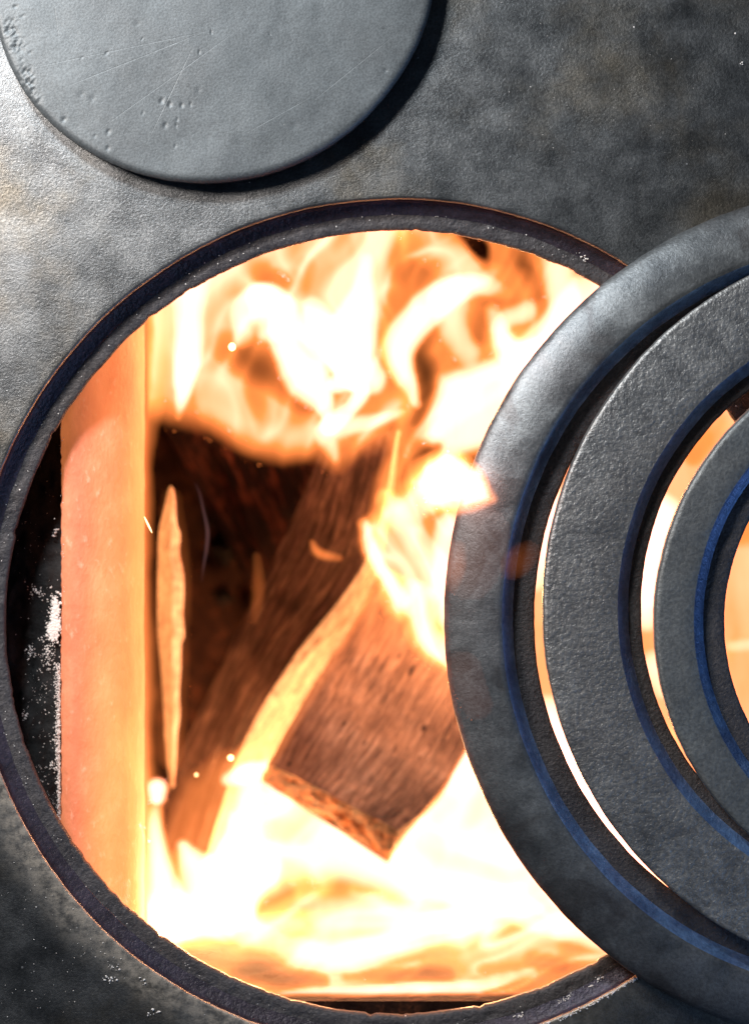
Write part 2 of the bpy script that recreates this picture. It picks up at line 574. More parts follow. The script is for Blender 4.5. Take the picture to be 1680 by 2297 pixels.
# ------------------------------------------------------------------ lid
def lid_height(x, y, c, Rr, rel):
    z = (fbm(x * 30 + 3, y * 30 + 5, 3) - 0.5) * 0.0010 + (fbm(x * 120, y * 120, 3) - 0.5) * 0.00022
    pits = [(236, 113, 3), (378, 228, 6), (368, 275, 6), (239, 327, 5), (240, 290, 5), (405, 230, 5), (443, 197, 7), (210, 300, 3), (64, 112, 3), (45, 127, 3),
            (395, 262, 3), (393, 276, 3), (391, 322, 3), (472, 65, 3), (604, 70, 2), (180, 124, 2), (318, 247, 3), (425, 228, 3), (360, 220, 6), (317, 80, 2),
            (865, 152, 4), (660, 276, 12), (180, 205, 9), (205, 215, 8), (140, 262, 6), (305, 45, 9), (445, 110, 3), (30, 8, 4), (46, 30, 3)]
    for (u, v, r) in pits:
        p = at(u, v, 0.014)
        d = np.hypot(x - p.x, y - p.y) / (r * 0.75 * S)
        z = z - np.exp(-d * d) * (0.00045 if r < 6.5 else 0.00015)
    # broken skin near the left rim
    for (u, v, ru, rv) in ((30, 95, 22, 20), (22, 60, 16, 26), (52, 165, 18, 26), (62, 190, 14, 20), (75, 215, 14, 18)):
        p = at(u, v, 0.014)
        d = ((x - p.x) / (ru * S)) ** 2 + ((y - p.y) / (rv * S)) ** 2
        z = z - np.exp(-d * d) * 0.0010 * np.clip(fbm(x * 1500, y * 1500, 4) - 0.42, 0, 1) * 2.2
    return z


LC = at(467, -96, 0.0085)
LRr = 507 * S * (H - 0.0085) / H
res = [(0, 73, -10), (24, 155, 3), (97, 257, 5), (194, 334, 3), (346, 398, 1), (300, 386, 3), (445, 409, -1), (554, 398, -4), (700, 351, -2), (806, 274, -5), (894, 174, -1), (952, 65, 4), (967, 0, 3)]
ang = np.array([math.atan2(-(v + 96), u - 467) for u, v, _ in res])
rv = np.array([r for _, _, r in res], float)
o_ = np.argsort(ang)
ang, rv = ang[o_], rv[o_]
NL = 1200
tl = np.linspace(-np.pi, np.pi, NL, endpoint=False)
rad = LRr + np.interp(tl, np.r_[ang, ang[0] + 2 * np.pi], np.r_[rv, rv[0]]) * S
rad = np.real(np.fft.ifft(np.fft.fft(rad) * (np.abs(np.fft.fftfreq(NL) * NL) < 9)))
rad = rad + (fbm(np.cos(tl) * 25 + 50, np.sin(tl) * 25 + 50, 3) - 0.5) * 2.0 * S
lrows = []
ZT = 0.0085
for k, f in enumerate(np.r_[np.linspace(0.25, 0.955, 95), 0.965, 0.975, 0.983, 0.990, 0.9955, 0.999, 1.0, 1.0, 0.998]):
    x = LC.x + np.cos(tl) * rad * f
    y = LC.y + np.sin(tl) * rad * f
    q = max(0.0, (f - 0.965) / 0.035)
    drop = 0.0017 * q ** 2.6
    z = np.full(NL, ZT - drop)
    if k < 102:
        z = z + lid_height(x, y, LC, LRr, f) * (1.0 if f < 0.985 else 0.6)
    if k == 102:
        z = z - 0.0018
    if k == 103:
        z = z - 0.0040
    lrows.append(np.stack([x, y, z], 1))
lv = np.concatenate(lrows + [np.array([[LC.x, LC.y, ZT]]), ])
lf = ring_faces(len(lrows), NL, True)
cidx = len(lv) - 1
lf += [(j, (j + 1) % NL, cidx) for j in range(NL)]
lf = [tuple(reversed(f)) if len(f) == 4 else f for f in lf]
fm = np.zeros(len(lf), np.int32)
fm[101 * NL:103 * NL] = 1  # lid's side takes the black as painted shade against the firelight
lid = link_mesh('hob_cover', lv, lf, [M_lid, M_soot_shade], face_mats=fm)
tag(lid, 'round grey iron stove lid, scratched and pitted, lying beside the open hole', 'hob cover')


# ------------------------------------------------------------------ rings
def make_ring(cuv, zb, prof, mat, label, tilt=0.0, seed=1.0, ledge_mat=None, wob=2.2):
    """prof: list of (radius in photo pixels, height in mm, part); parts: 0 band, 1 sky-tinted step and ledge"""
    zmid = zb + 0.008
    c = at(cuv[0], cuv[1], zmid)
    k = S * (H - zmid) / H
    n = 720
    t = np.linspace(0, 2 * np.pi, n, endpoint=False)
    cx, sx = np.cos(t), np.sin(t)
    root = empty('stove_ring', (c.x, c.y, zb))
    root.rotation_euler = (0, 0, 0)
    bpy.context.view_layer.update()

    def rowsof(pr):
        out = []
        for (r, h, amp) in pr:
            nn = ((fbm(cx * 7 + seed, sx * 7 + seed * 2, 3) - 0.5) * 2 * wob + (fbm(cx * 45 + seed, sx * 45, 3) - 0.5) * 1.6) * amp
            rr = (r + nn) * k
            zz = h * 0.001 + (fbm(cx * 12 + seed + r * 0.02, sx * 12 + r * 0.02, 3) - 0.5) * 0.0005 * (1 if h > 1 else 0)
            x = c.x + cx * rr
            y = c.y + sx * rr
            zt = zb + zz - (x - c.x) * tilt
            out.append(np.stack([x, y, zt], 1))
        return out
    band, step, ledge = prof
    rb = rowsof(band)
    o = link_mesh('ring_band', np.concatenate(rb), [tuple(reversed(f)) for f in ring_faces(len(rb), n, False)], [mat], root)
    rs = rowsof(step)
    link_mesh('sky_tinted_step', np.concatenate(rs), [tuple(reversed(f)) for f in ring_faces(len(rs), n, False)], [M_sky_tint], root)
    rl = rowsof(ledge)
    link_mesh('inner_ledge', np.concatenate(rl), [tuple(reversed(f)) for f in ring_faces(len(rl), n, False)], [M_ledge], root)
    tag(root, label, 'stove ring', 'iron stove rings slid off the cooking hole')
    return root


def ring_prof(Ro, Rs, Rsb, Ri, hi=10.0, hl=4.6, dome=1.6, bev=60):
    band = [(Ri + 6, 0.0, 0), (Ro - 4, 0.0, 1), (Ro, 1.2, 1), (Ro, hi - dome - 1.2, 1), (Ro - 3, hi - dome - 0.2, 1), (Ro - bev * 0.12, hi - dome * 0.78, 1), (Ro - bev * 0.28, hi - dome * 0.55, 0.9), (Ro - bev * 0.5, hi - dome * 0.28, 0.8), (Ro - bev * 0.75, hi - dome * 0.10, 0.6), (Ro - bev, hi - dome * 0.03, 0.4)]
    rem = (Ro - bev) - Rs
    for f in (0.25, 0.5, 0.72, 0.86, 0.94, 1.0):
        band.append((Ro - bev - rem * f, hi - 0.15 * (1 - f) - (0.55 * max(0, (f - 0.6) / 0.4) ** 2), 0.6))
    step = [(Rs, hi - 0.55, 0.6), (Rs - 3, hi - 0.95, 0.6), (Rs - 6, hi - 1.6, 0.6), (Rs - 12, hl + 2.6, 0.6), (Rsb, hl + 0.5, 0.7), (Rsb - 4, hl, 0.7)]
    ledge = [(Rsb - 4, hl, 0.7), ((Rsb + Ri) / 2, hl - 0.1, 0.7), (Ri + 6, hl - 0.25, 0.8), (Ri + 1, hl - 0.7, 0.9), (Ri, hl - 1.5, 0.9), (Ri + 2, 0.4, 0.9), (Ri + 6, 0.0, 0.0)]
    return band, step, ledge


make_ring((1967, 1385), 0.0006, ring_prof(970, 842, 820, 767, hi=10.5, bev=105, dome=5.0), M_ring1,
          'largest dark iron stove ring overlapping the right side of the open hole', 0.0, 2.0)
make_ring((2056, 1366), 0.0085, ring_prof(838, 671, 649, 615, hi=9.0, hl=4.2, bev=10, dome=0.7), M_ring2,
          'middle stove ring with coarse grainy grey top lying inside the largest ring', -0.018, 5.0, wob=1.2)
make_ring((2118, 1397), 0.0150, ring_prof(648, 561, 541, 488, hi=8.5, hl=4.0, bev=12, dome=0.8), M_ring3,
          'smallest stove ring with smooth grey band and open centre at right edge', -0.022, 9.0, wob=1.4)


# ------------------------------------------------------------------ logs
def wood(name, stops, rough=0.85, glow=None, gscale=(9, 130), bumpd=0.0012, knots=False):
    g = NT(name)
    a = g.n('ShaderNodeAttribute', attribute_name='grain')
    mp = g.n('ShaderNodeMapping')
    mp.inputs['Scale'].default_value = (gscale[0], gscale[1], gscale[1])
    g.l(a.outputs['Vector'], mp.inputs[0])
    n1 = g.noise(mp.outputs[0], 1.0, 6, 0.62, 0.3)
    mp2 = g.n('ShaderNodeMapping')
    mp2.inputs['Scale'].default_value = (gscale[0] * 4, gscale[1] * 3.2, gscale[1] * 3.2)
    g.l(a.outputs['Vector'], mp2.inputs[0])
    n2 = g.noise(mp2.outputs[0], 1.0, 4, 0.6, 0.2)
    co = g.n('ShaderNodeTexCoord').outputs['Object']
    bl = g.noise(co, 38, 4, 0.6)
    f = g.math('ADD', g.math('MULTIPLY', n1, 0.6), g.math('MULTIPLY', n2, 0.4))
    f = g.math('ADD', f, g.math('MULTIPLY', g.math('SUBTRACT', bl, 0.5), 0.35))
    if knots:
        mk = g.n('ShaderNodeMapping')
        mk.inputs['Scale'].default_value = (11, 22, 22)
        g.l(a.outputs['Vector'], mk.inputs[0])
        vk = g.n('ShaderNodeTexVoronoi')
        vk.inputs['Scale'].default_value = 1.6
        g.l(mk.outputs[0], vk.inputs['Vector'])
        kr = g.mapr(vk.outputs['Color'], 0.45, 1.0, 0.0, 0.30)
        kk = g.math('SUBTRACT', 1.0, g.math('DIVIDE', vk.outputs['Distance'], g.math('MAXIMUM', kr, 0.001)), clamp=True)
        f = g.math('SUBTRACT', f, g.math('MULTIPLY', kk, 0.35))
        patch = g.noise(co, 22, 3, 0.5)
        f = g.math('ADD', f, g.math('MULTIPLY', g.math('SUBTRACT', patch, 0.5), 0.30))
    col = g.ramp(f, stops)
    bmp = g.n('ShaderNodeBump')
    bmp.inputs['Distance'].default_value = bumpd
    g.l(g.math('ADD', n1, g.math('MULTIPLY', n2, 0.5)), bmp.inputs['Height'])
    p = g.n('ShaderNodeBsdfPrincipled', i_Roughness=rough)
    p.inputs['Specular IOR Level'].default_value = 0.08
    g.l(col, p.inputs['Base Color'])
    g.l(bmp.outputs[0], p.inputs['Normal'])
    if glow:
        c, lo, hi = glow
        p.inputs['Emission Color'].default_value = (*c, 1)
        g.l(g.mapr(f, 0.35, 0.65, lo, hi), p.inputs['Emission Strength'])
    g.l(p.outputs[0], g.out.inputs['Surface'])
    return g.m


M_wood = wood('scorched_wood', [(0.30, (0.03, 0.019, 0.015)), (0.43, (0.14, 0.074, 0.046)), (0.56, (0.29, 0.160, 0.098)), (0.70, (0.56, 0.35, 0.23))], gscale=(9, 130), knots=True)
M_woodA = wood('scorched_stave', [(0.34, (0.008, 0.005, 0.004)), (0.48, (0.042, 0.024, 0.019)), (0.66, (0.17, 0.105, 0.080))], gscale=(6, 110))
M_end = wood('torn_end_grain', [(0.40, (0.006, 0.003, 0.002)), (0.50, (0.06, 0.022, 0.010)), (0.62, (0.22, 0.09, 0.035))], gscale=(34, 30), bumpd=0.002)
M_char = wood('charred_wood', [(0.36, (0.002, 0.0015, 0.0015)), (0.50, (0.010, 0.0035, 0.003)), (0.66, (0.12, 0.032, 0.018))], gscale=(8, 60), bumpd=0.003)
M_glow = wood('burning_wood_face', [(0.35, (0.05, 0.03, 0.025)), (0.65, (0.14, 0.10, 0.08))], glow=((1.0, 0.36, 0.12), 0.20, 2.0), gscale=(11, 26))
M_glow2 = wood('glowing_splinter', [(0.35, (0.02, 0.012, 0.01)), (0.65, (0.05, 0.03, 0.025))], glow=((1.0, 0.33, 0.10), 0.6, 1.5), gscale=(20, 60))

M_glow3 = wood('burning_splinter_edge', [(0.35, (0.4, 0.15, 0.08)), (0.65, (0.05, 0.03, 0.02))], glow=((1.0, 0.38, 0.15), 0.4, 2.6), gscale=(14, 26))


def cat(P, n):
    """Catmull-Rom along the first axis"""
    P = np.asarray(P, float)
    m = len(P)
    t = np.linspace(0, m - 1, n)
    i = np.clip(np.floor(t).astype(int), 0, m - 2)
    f = (t - i).reshape(-1, *([1] * (P.ndim - 1)))
    p0 = P[np.clip(i - 1, 0, m - 1)]
    p1 = P[i]
    p2 = P[i + 1]
    p3 = P[np.clip(i + 2, 0, m - 1)]
    return 0.5 * (2 * p1 + (p2 - p0) * f + (2 * p0 - 5 * p1 + 4 * p2 - p3) * f * f + (3 * p1 - p0 - 3 * p2 + p3) * f ** 3)


def face_strip(name, stations, edge, mat, parent, nl=70, na=18, rough=0.0012, seed=0.0, inner=True):
    """one long face of a log: stations hold corner points; edge picks the two corners"""
    P = cat([[tuple(at(*c)) for c in s] for s in stations], nl)
    A = P[:, edge[0]]
    B = P[:, edge[1]]
    t = np.linspace(0, 1, na)[None, :, None]
    G = A[:, None] * (1 - t) + B[:, None] * t
    tang = np.gradient(G, axis=0)
    acr = np.gradient(G, axis=1)
    N = np.cross(acr, tang)
    N /= np.linalg.norm(N, axis=2, keepdims=True) + 1e-12
    s = np.linspace(0, 1, nl)[:, None] * np.ones((1, na))
    w = np.linspace(0, 1, na)[None, :] * np.ones((nl, 1))
    L = np.linalg.norm(P[-1, 0] - P[0, 0])
    W = np.linalg.norm(B[0] - A[0])
    d = (fbm(s * 5 + seed, w * 16 + seed * 3, 4) - 0.5) * 2 * rough + (fbm(s * 7 + seed, w * 48 + 7, 3) - 0.5) * rough * 0.7
    taper = np.minimum(1, np.minimum(w, 1 - w) * 12)
    G = G + N * (d * taper)[..., None]
    o = link_mesh(name, G.reshape(-1, 3), grid_faces(nl, na), [mat], parent)
    gr = o.data.attributes.new('grain', 'FLOAT_VECTOR', 'POINT')
    gv = np.stack([s * L * 6 + seed, w * W * 6 + seed, np.zeros_like(s)], -1).reshape(-1)
    gr.data.foreach_set('vector', gv.astype(np.float32))
    return o


def cap(name, pts, mat, parent, n=26, rough=0.0018, seed=0.0):
    """end of a log: quad p00 p10 p11 p01 with torn relief"""
    p = [np.array(at(*c)) for c in pts]
    a = np.linspace(0, 1, n)
    A, B = np.meshgrid(a, a)
    A = A[..., None]
    B = B[..., None]
    G = p[0] * (1 - A) * (1 - B) + p[1] * A * (1 - B) + p[2] * A * B + p[3] * (1 - A) * B
    nrm = np.cross(p[1] - p[0], p[3] - p[0])
    nrm /= np.linalg.norm(nrm)
    d = (fbm(A[..., 0] * 14 + seed, B[..., 0] * 5 + seed, 4) - 0.5) * 2 * rough
    m = np.minimum(1, np.minimum(np.minimum(A, 1 - A), np.minimum(B, 1 - B))[..., 0] * 8)
    G = G + nrm * (d * m)[..., None]
    o = link_mesh(name, G.reshape(-1, 3), grid_faces(n, n), [mat], parent)
    gr = o.data.attributes.new('grain', 'FLOAT_VECTOR', 'POINT')
    gv = np.concatenate([A * 0.2, B * 0.1, A * 0], -1).reshape(-1)
    gr.data.foreach_set('vector', gv.astype(np.float32))
    return o


def split_log(name, label, cat_, stations, mats, caps, rough=0.0012, seed=0.0, group=None, base=None):
    stations = [[(u, v, z - 0.035) for u, v, z in s] for s in stations]
    c = np.mean([[tuple(at(*q)) for q in s] for s in stations], axis=(0, 1))
    root = tag(empty(name, tuple(c)), label, cat_, group)
    K = len(stations[0])
    names = ['split_face', 'side_face', 'under_face', 'back_face']
    for k in range(K):
        m, nm = mats[k]
        face_strip(nm, stations, (k, (k + 1) % K), m, root, rough=rough, seed=seed + k * 1.7)
    for (idx, m) in caps:
        cap('end_face', stations[idx], m, root, seed=seed + 4)
    return root


# long stave leaning down to the left; its right side is alight
SA = [[(268, 2040, -0.205), (420, 2075, -0.20), (470, 2110, -0.235), (330, 2090, -0.24)],
      [(385, 1735, -0.165), (535, 1700, -0.155), (600, 1722, -0.19), (470, 1760, -0.20)],
      [(522, 1440, -0.135), (648, 1492, -0.125), (733, 1505, -0.160), (600, 1500, -0.17)],
      [(640, 1200, -0.115), (822, 1252, -0.105), (850, 1290, -0.140), (740, 1250, -0.15)],
      [(728, 990, -0.10), (892, 965, -0.09), (896, 968, -0.12), (800, 1010, -0.13)]]
split_log('split_log', 'long narrow scorched log leaning diagonally with its right side aglow', 'log', SA,
          [(M_woodA, 'split_face'), (M_glow, 'burning_side'), (M_char, 'under_face'), (M_char, 'back_face')], [(0, M_char), (-1, M_char)], rough=0.0014, seed=2.0, group='logs burning in the stove')
# broad block, its torn lower end towards us
SB = [[(606, 1712, -0.098), (893, 1864, -0.092), (870, 1936, -0.128), (586, 1751, -0.128)],
      [(640, 1645, -0.098), (935, 1832, -0.092), (930, 1850, -0.135), (660, 1670, -0.135)],
      [(690, 1560, -0.098), (985, 1775, -0.092), (985, 1790, -0.140), (720, 1590, -0.140)],
      [(730, 1495, -0.100), (1030, 1700, -0.094), (1030, 1710, -0.142), (760, 1520, -0.142)],
      [(775, 1425, -0.102), (1090, 1590, -0.096), (1100, 1600, -0.145), (800, 1450, -0.145)],
      [(860, 1270, -0.108), (1190, 1420, -0.100), (1190, 1430, -0.150), (890, 1290, -0.150)]]
split_log('split_log', 'broad brown block of split wood with torn lower end above white flames', 'log', SB,
          [(M_wood, 'split_face'), (M_wood, 'side_face'), (M_char, 'under_face'), (M_char, 'back_face')], [(0, M_end), (-1, M_char)], rough=0.0011, seed=7.0, group='logs burning in the stove')
# charred log at the back
SC = [[(345, 860, -0.165), (660, 800, -0.155), (690, 820, -0.20), (365, 880, -0.22)],
      [(385, 985, -0.170), (735, 990, -0.158), (760, 1010, -0.20), (405, 1005, -0.23)],
      [(470, 1130, -0.185), (770, 1160, -0.166), (790, 1180, -0.21), (480, 1150, -0.24)],
      [(560, 1290, -0.200), (800, 1330, -0.178), (820, 1350, -0.22), (570, 1310, -0.255)],
      [(640, 1440, -0.215), (840, 1500, -0.190), (860, 1520, -0.23), (650, 1460, -0.265)]]
split_log('charred_log', 'blackened log behind the leaning log, under the upper flames', 'log', SC,
          [(M_char, 'split_face'), (M_char, 'side_face'), (M_char, 'under_face'), (M_char, 'back_face')], [(0, M_char), (-1, M_char)], rough=0.0045, seed=12.0, group='logs burning in the stove')
# thin glowing splinter beside the lining
SD = []
for (v, ul, ur_, z) in ((1095, 381, 386, -0.090), (1130, 372, 394, -0.092), (1175, 360, 397, -0.094), (1200, 356, 405, -0.096), (1240, 355, 403, -0.099), (1290, 354, 412, -0.102),
                       (1330, 354, 413, -0.105), (1380, 354, 411, -0.109), (1425, 355, 414, -0.112), (1446, 357, 407, -0.114), (1500, 362, 406, -0.118), (1560, 366, 402, -0.122), (1600, 369, 404, -0.125),
                       (1650, 371, 398, -0.129), (1700, 375, 394, -0.134), (1740, 380, 390, -0.138), (1765, 384, 387, -0.140)):
    SD.append([(ul, v, z - 0.004), ((ul + ur_) / 2 + 4, v, z), (ur_, v, z - 0.003), ((ul + ur_) / 2, v, z - 0.012)])
split_log('wood_splinter', 'thin upright glowing wood splinter beside the orange lining', 'splinter', SD,
          [(M_glow2, 'split_face'), (M_glow3, 'burning_side'), (M_char, 'under_face'), (M_char, 'back_face')], [(0, M_glow2), (-1, M_glow2)], rough=0.0010, seed=20.0)

# coals on the floor
M_coal = NT('coal')
co = M_coal.n('ShaderNodeTexCoord').outputs['Object']
cn = M_coal.noise(co, 60, 5, 0.6)
cp = M_coal.n('ShaderNodeBsdfPrincipled', i_Roughness=0.9)
cp.inputs['Base Color'].default_value = (0.006, 0.005, 0.005, 1)
cp.inputs['Specular IOR Level'].default_value = 0.05
cp.inputs['Emission Color'].default_value = (1, 0.20, 0.04, 1)
M_coal.l(M_coal.mapr(cn, 0.58, 0.74, 0.0, 0.6), cp.inputs['Emission Strength'])
M_coal.l(cp.outputs[0], M_coal.out.inputs['Surface'])
M_coal = M_coal.m
spots = []
for k in range(700):
    spots.append(((R.uniform(-0.07, 0.19), R.uniform(-0.155, 0.12), Z0 + R.uniform(0.0, 0.012)), R.uniform(0.004, 0.011)))
v_, f_ = crumbs(spots)
tag(link_mesh('coal_bed', v_, f_, [M_coal], None, smooth=False), 'bed of dark smouldering coals beneath the logs', 'coals', kind='stuff')


# ------------------------------------------------------------------ fire
TAU = 0.008            # metres of flame that give one unit of glow


def flame_mat(name, col, k):
    g = NT(name)
    e = g.n('ShaderNodeEmission')
    e.inputs['Color'].default_value = (*col, 1)
    e.inputs['Strength'].default_value = k / TAU
    g.l(e.outputs[0], g.out.inputs['Volume'])
    return g.m


M_flame = flame_mat('flame_gas', (1.0, 0.25, 0.056), 1.0)
M_core = flame_mat('flame_core_gas', (1.0, 0.56, 0.63), 0.95)
M_smoke = flame_mat('smoke_wisp_gas', (0.9, 0.42, 0.42), 0.13)


def sdf_poly(X, Y, P):
    P = np.asarray(P, float)
    d = np.full(X.shape, 1e12)
    inside = np.zeros(X.shape, bool)
    n = len(P)
    for i in range(n):
        x0, y0 = P[i - 1]
        x1, y1 = P[i]
        ex, ey = x1 - x0, y1 - y0
        t = np.clip(((X - x0) * ex + (Y - y0) * ey) / (ex * ex + ey * ey + 1e-9), 0, 1)
        d = np.minimum(d, (X - x0 - t * ex) ** 2 + (Y - y0 - t * ey) ** 2)
        c = ((y0 > Y) != (y1 > Y))
        with np.errstate(divide='ignore', invalid='ignore'):
            xi = x0 + (Y - y0) * ex / (ey if abs(ey) > 1e-9 else 1e-9)
        inside ^= c & (X < xi)
    return np.where(inside, 1, -1) * np.sqrt(d)


def val_stroke(X, Y, pts, p):
    pts = np.asarray(pts, float)
    m = max(2, len(pts))
    if len(pts) > 2:
        pts = cat(pts, (len(pts) - 1) * 6 + 1)
    out = np.zeros(X.shape)
    for i in range(len(pts) - 1):
        x0, y0, w0, a0 = pts[i]
        x1, y1, w1, a1 = pts[i + 1]
        ex, ey = x1 - x0, y1 - y0
        t = np.clip(((X - x0) * ex + (Y - y0) * ey) / (ex * ex + ey * ey + 1e-9), 0, 1)
        d = np.hypot(X - x0 - t * ex, Y - y0 - t * ey)
        w = np.maximum(w0 + (w1 - w0) * t, 1.0)
        a = a0 + (a1 - a0) * t
        out = np.maximum(out, a * np.clip(1 - (d / w) ** 2, 0, 1) ** p)
    return out


def build_flame(fire, prims, z0, label=None, step=5, warp=14, seed=0.0, tex=0.35, ztilt=None, billow=0.012, cap_=6.0, core=1.55, fil=None):
    us, vs_, = [], []
    for pr in prims:
        if pr[0] == 'p':
            q = np.asarray(pr[1], float)
            us += [q[:, 0].min() - 40, q[:, 0].max() + 40]
            vs_ += [q[:, 1].min() - 40, q[:, 1].max() + 40]
        elif pr[0] == 's' and max(x[3] for x in pr[1]) > 0:
            q = np.asarray(pr[1], float)
            us += [(q[:, 0] - q[:, 2]).min() - 30, (q[:, 0] + q[:, 2]).max() + 30]
            vs_ += [(q[:, 1] - q[:, 2]).min() - 30, (q[:, 1] + q[:, 2]).max() + 30]
    U, V = np.meshgrid(np.arange(min(us), max(us), step), np.arange(min(vs_), max(vs_), step))
    wx = (fbm(U / 150 + seed, V / 150 + seed, 3) - 0.5) * 2 * warp + (fbm(U / 45 + seed, V / 60 + 3, 2) - 0.5) * warp * 0.5
    wy = (fbm(U / 150 + seed + 31, V / 150 + seed + 7, 3) - 0.5) * 2 * warp
    X, Y = U + wx, V + wy
    T = np.zeros(U.shape)
    for pr in prims:
        if pr[0] == 'p':
            _, P, soft, a = pr[:4]
            sd = sdf_poly(X, Y, P)
            q = np.clip(sd / soft + 0.5, 0, 1)
            T += a * q * q * (3 - 2 * q)
        else:
            _, pts, p = pr
            if pts[0][3] < 0:
                T -= val_stroke(X, Y, [(a, b, c, -d) for a, b, c, d in pts], p)
            else:
                T += val_stroke(X, Y, pts, p)
    if tex:
        fl = fbm((U + wx * 3) / 70 + seed, (V + wy * 3) / 210 + seed, 4)
        T = T * (1 + tex * (fl - 0.5) * 2)
    if fil:
        amp, su_, sv_, ang_, pw = fil
        ca, sa = math.cos(ang_), math.sin(ang_)
        A_ = (U * ca + V * sa) / su_ + (fbm(U / 260 + seed, V / 260, 2) - 0.5) * 2.6
        B_ = (-U * sa + V * ca) / sv_ + (fbm(U / 260 + 50, V / 260 + seed, 2) - 0.5) * 2.0
        for q in range(2):
            nz = fbm(A_ * (1 + 0.8 * q) + 20 * q + seed, B_ * (1 + 0.8 * q) + 9 * q, 1)
            rg = np.clip(1 - np.abs(nz - 0.5) * 3.0, 0, 1)
            T = T + (amp / (1 + 0.5 * q)) * (rg ** pw - 0.30) * np.clip(T / 1.1, 0, 1)
    T = np.clip(T, 0, None)
    T = cap_ * (1 - np.exp(-T / cap_ * 1.15)) if cap_ else T
    # the rim of the sampled area must be empty
    T[0] = T[-1] = 0
    T[:, 0] = T[:, -1] = 0
    zc = z0 + (fbm(U / 260 + seed + 3, V / 260 + seed, 3) - 0.5) * 2 * billow
    if ztilt is not None:
        zc = zc + ztilt(U, V)
    core_T = np.clip(T - core, 0, None) * 0.85
    parent = None
    for nm, F, mat in (('flame', T, M_flame), ('flame_core', core_T, M_core)):
        F = np.where(F < 0.02, 0, F)
        if F.max() <= 0.02:
            continue
        th_ = F * TAU * 0.5
        ny, nx = F.shape
        pos = F > 0
        cell = pos[:-1, :-1] | pos[1:, :-1] | pos[:-1, 1:] | pos[1:, 1:]
        used = np.zeros(F.shape, bool)
        used[:-1, :-1] |= cell
        used[1:, :-1] |= cell
        used[:-1, 1:] |= cell
        used[1:, 1:] |= cell
        top = np.full(F.shape, -1, int)
        top[used] = np.arange(used.sum())
        bot = top.copy()
        bot[pos] = used.sum() + np.arange(pos.sum())

        def pts(mask, sgn):
            z = zc[mask] + sgn * th_[mask]
            k = S * (H - z) / H
            return np.stack([(U[mask] - CU) * k, (CV - V[mask]) * k, z], 1)
        vv = np.concatenate([pts(used, 1), pts(pos, -1)])
        i, j = np.nonzero(cell)
        ft = np.stack([top[i, j], top[i + 1, j], top[i + 1, j + 1], top[i, j + 1]], 1)
        fb = np.stack([bot[i, j], bot[i, j + 1], bot[i + 1, j + 1], bot[i + 1, j]], 1)
        same = (ft == fb[:, [0, 3, 2, 1]]).all(1)
        F4 = np.concatenate([ft[~same], fb[~same]])
        me = bpy.data.meshes.new(nm)
        me.vertices.add(len(vv))
        me.vertices.foreach_set('co', vv.astype(np.float32).ravel())
        me.loops.add(F4.size)
        me.loops.foreach_set('vertex_index', F4.astype(np.int32).ravel())
        me.polygons.add(len(F4))
        me.polygons.foreach_set('loop_start', (np.arange(len(F4)) * 4).astype(np.int32))
        me.polygons.foreach_set('loop_total', np.full(len(F4), 4, np.int32))
        me.materials.append(mat)
        me.update(calc_edges=True)
        me.validate()
        o = bpy.data.objects.new(nm, me)
        scene.collection.objects.link(o)
        if nm == 'flame':
            o.parent = fire
            if label:
                o['label'] = label
            parent = o
        else:
            o.parent = parent
    return parent


fire = tag(empty('fire', (0, 0, 0)), 'orange and white wood fire blazing inside the open stove hole', 'fire')

# --- upper flames, in front of the charred log
up = [('p', [(372, 440), (905, 440), (893, 600), (862, 725), (885, 800), (900, 900), (880, 985), (800, 996), (752, 1036), (715, 1006), (640, 1012), (560, 985), (480, 945), (355, 920), (330, 900), (330, 600)], 80, 1.55),
      ('p', [(398, 470), (640, 450), (905, 440), (895, 590), (855, 730), (800, 860), (690, 760), (560, 700), (520, 760), (440, 860), (404, 900)], 60, 0.75),
      ('s', [(430, 560, 60, 1.0), (424, 690, 40, 1.8), (422, 800, 34, 2.6), (414, 870, 24, 2.6), (402, 938, 8, 0.7)], 0.9),
      ('s', [(545, 760, 26, 1.2), (550, 700, 34, 1.8), (590, 655, 30, 2.8), (632, 690, 36, 3.2), (650, 780, 50, 3.0), (690, 850, 50, 3.2), (722, 905, 26, 2.8), (724, 945, 8, 1.0)], 0.85),
      ('s', [(592, 670, 40, 2.6), (606, 740, 40, 1.6)], 1.0),
      ('s', [(820, 590, 22, 0.9), (812, 660, 34, 2.2), (795, 740, 60, 3.4), (790, 810, 60, 3.6), (830, 850, 40, 2.6)], 0.9),
      ('s', [(700, 690, 30, 1.4), (725, 740, 54, 3.0), (780, 790, 60, 3.2)], 0.9),
      ('s', [(752, 862, 22, 2.6), (782, 850, 28, 3.4), (806, 876, 22, 3.0), (784, 916, 20, 2.6), (735, 955, 26, 2.2)], 0.8),
      ('s', [(900, 925, 10, 0.9), (810, 950, 22, 1.5), (735, 970, 34, 1.7), (752, 1025, 16, 1.1)], 1.0),
      ('s', [(575, 590, 40, -0.9), (600, 612, 30, -0.8), (650, 620, 26, -0.5)], 1.0),
      ('s', [(660, 640, 40, -0.6), (680, 600, 30, -0.4)], 1.0),
      ('s', [(500, 770, 40, -0.7), (560, 810, 50, -1.2), (620, 850, 40, -1.1), (680, 905, 30, -0.6)], 1.0),
      ('s', [(440, 880, 40, -0.3), (560, 900, 50, -0.3)], 1.0)]
build_flame(fire, up, -0.110, 'broad upper flame over the blackened log', seed=1.0, tex=0.20, warp=12, fil=(1.05, 105, 300, 0.3, 1.4))

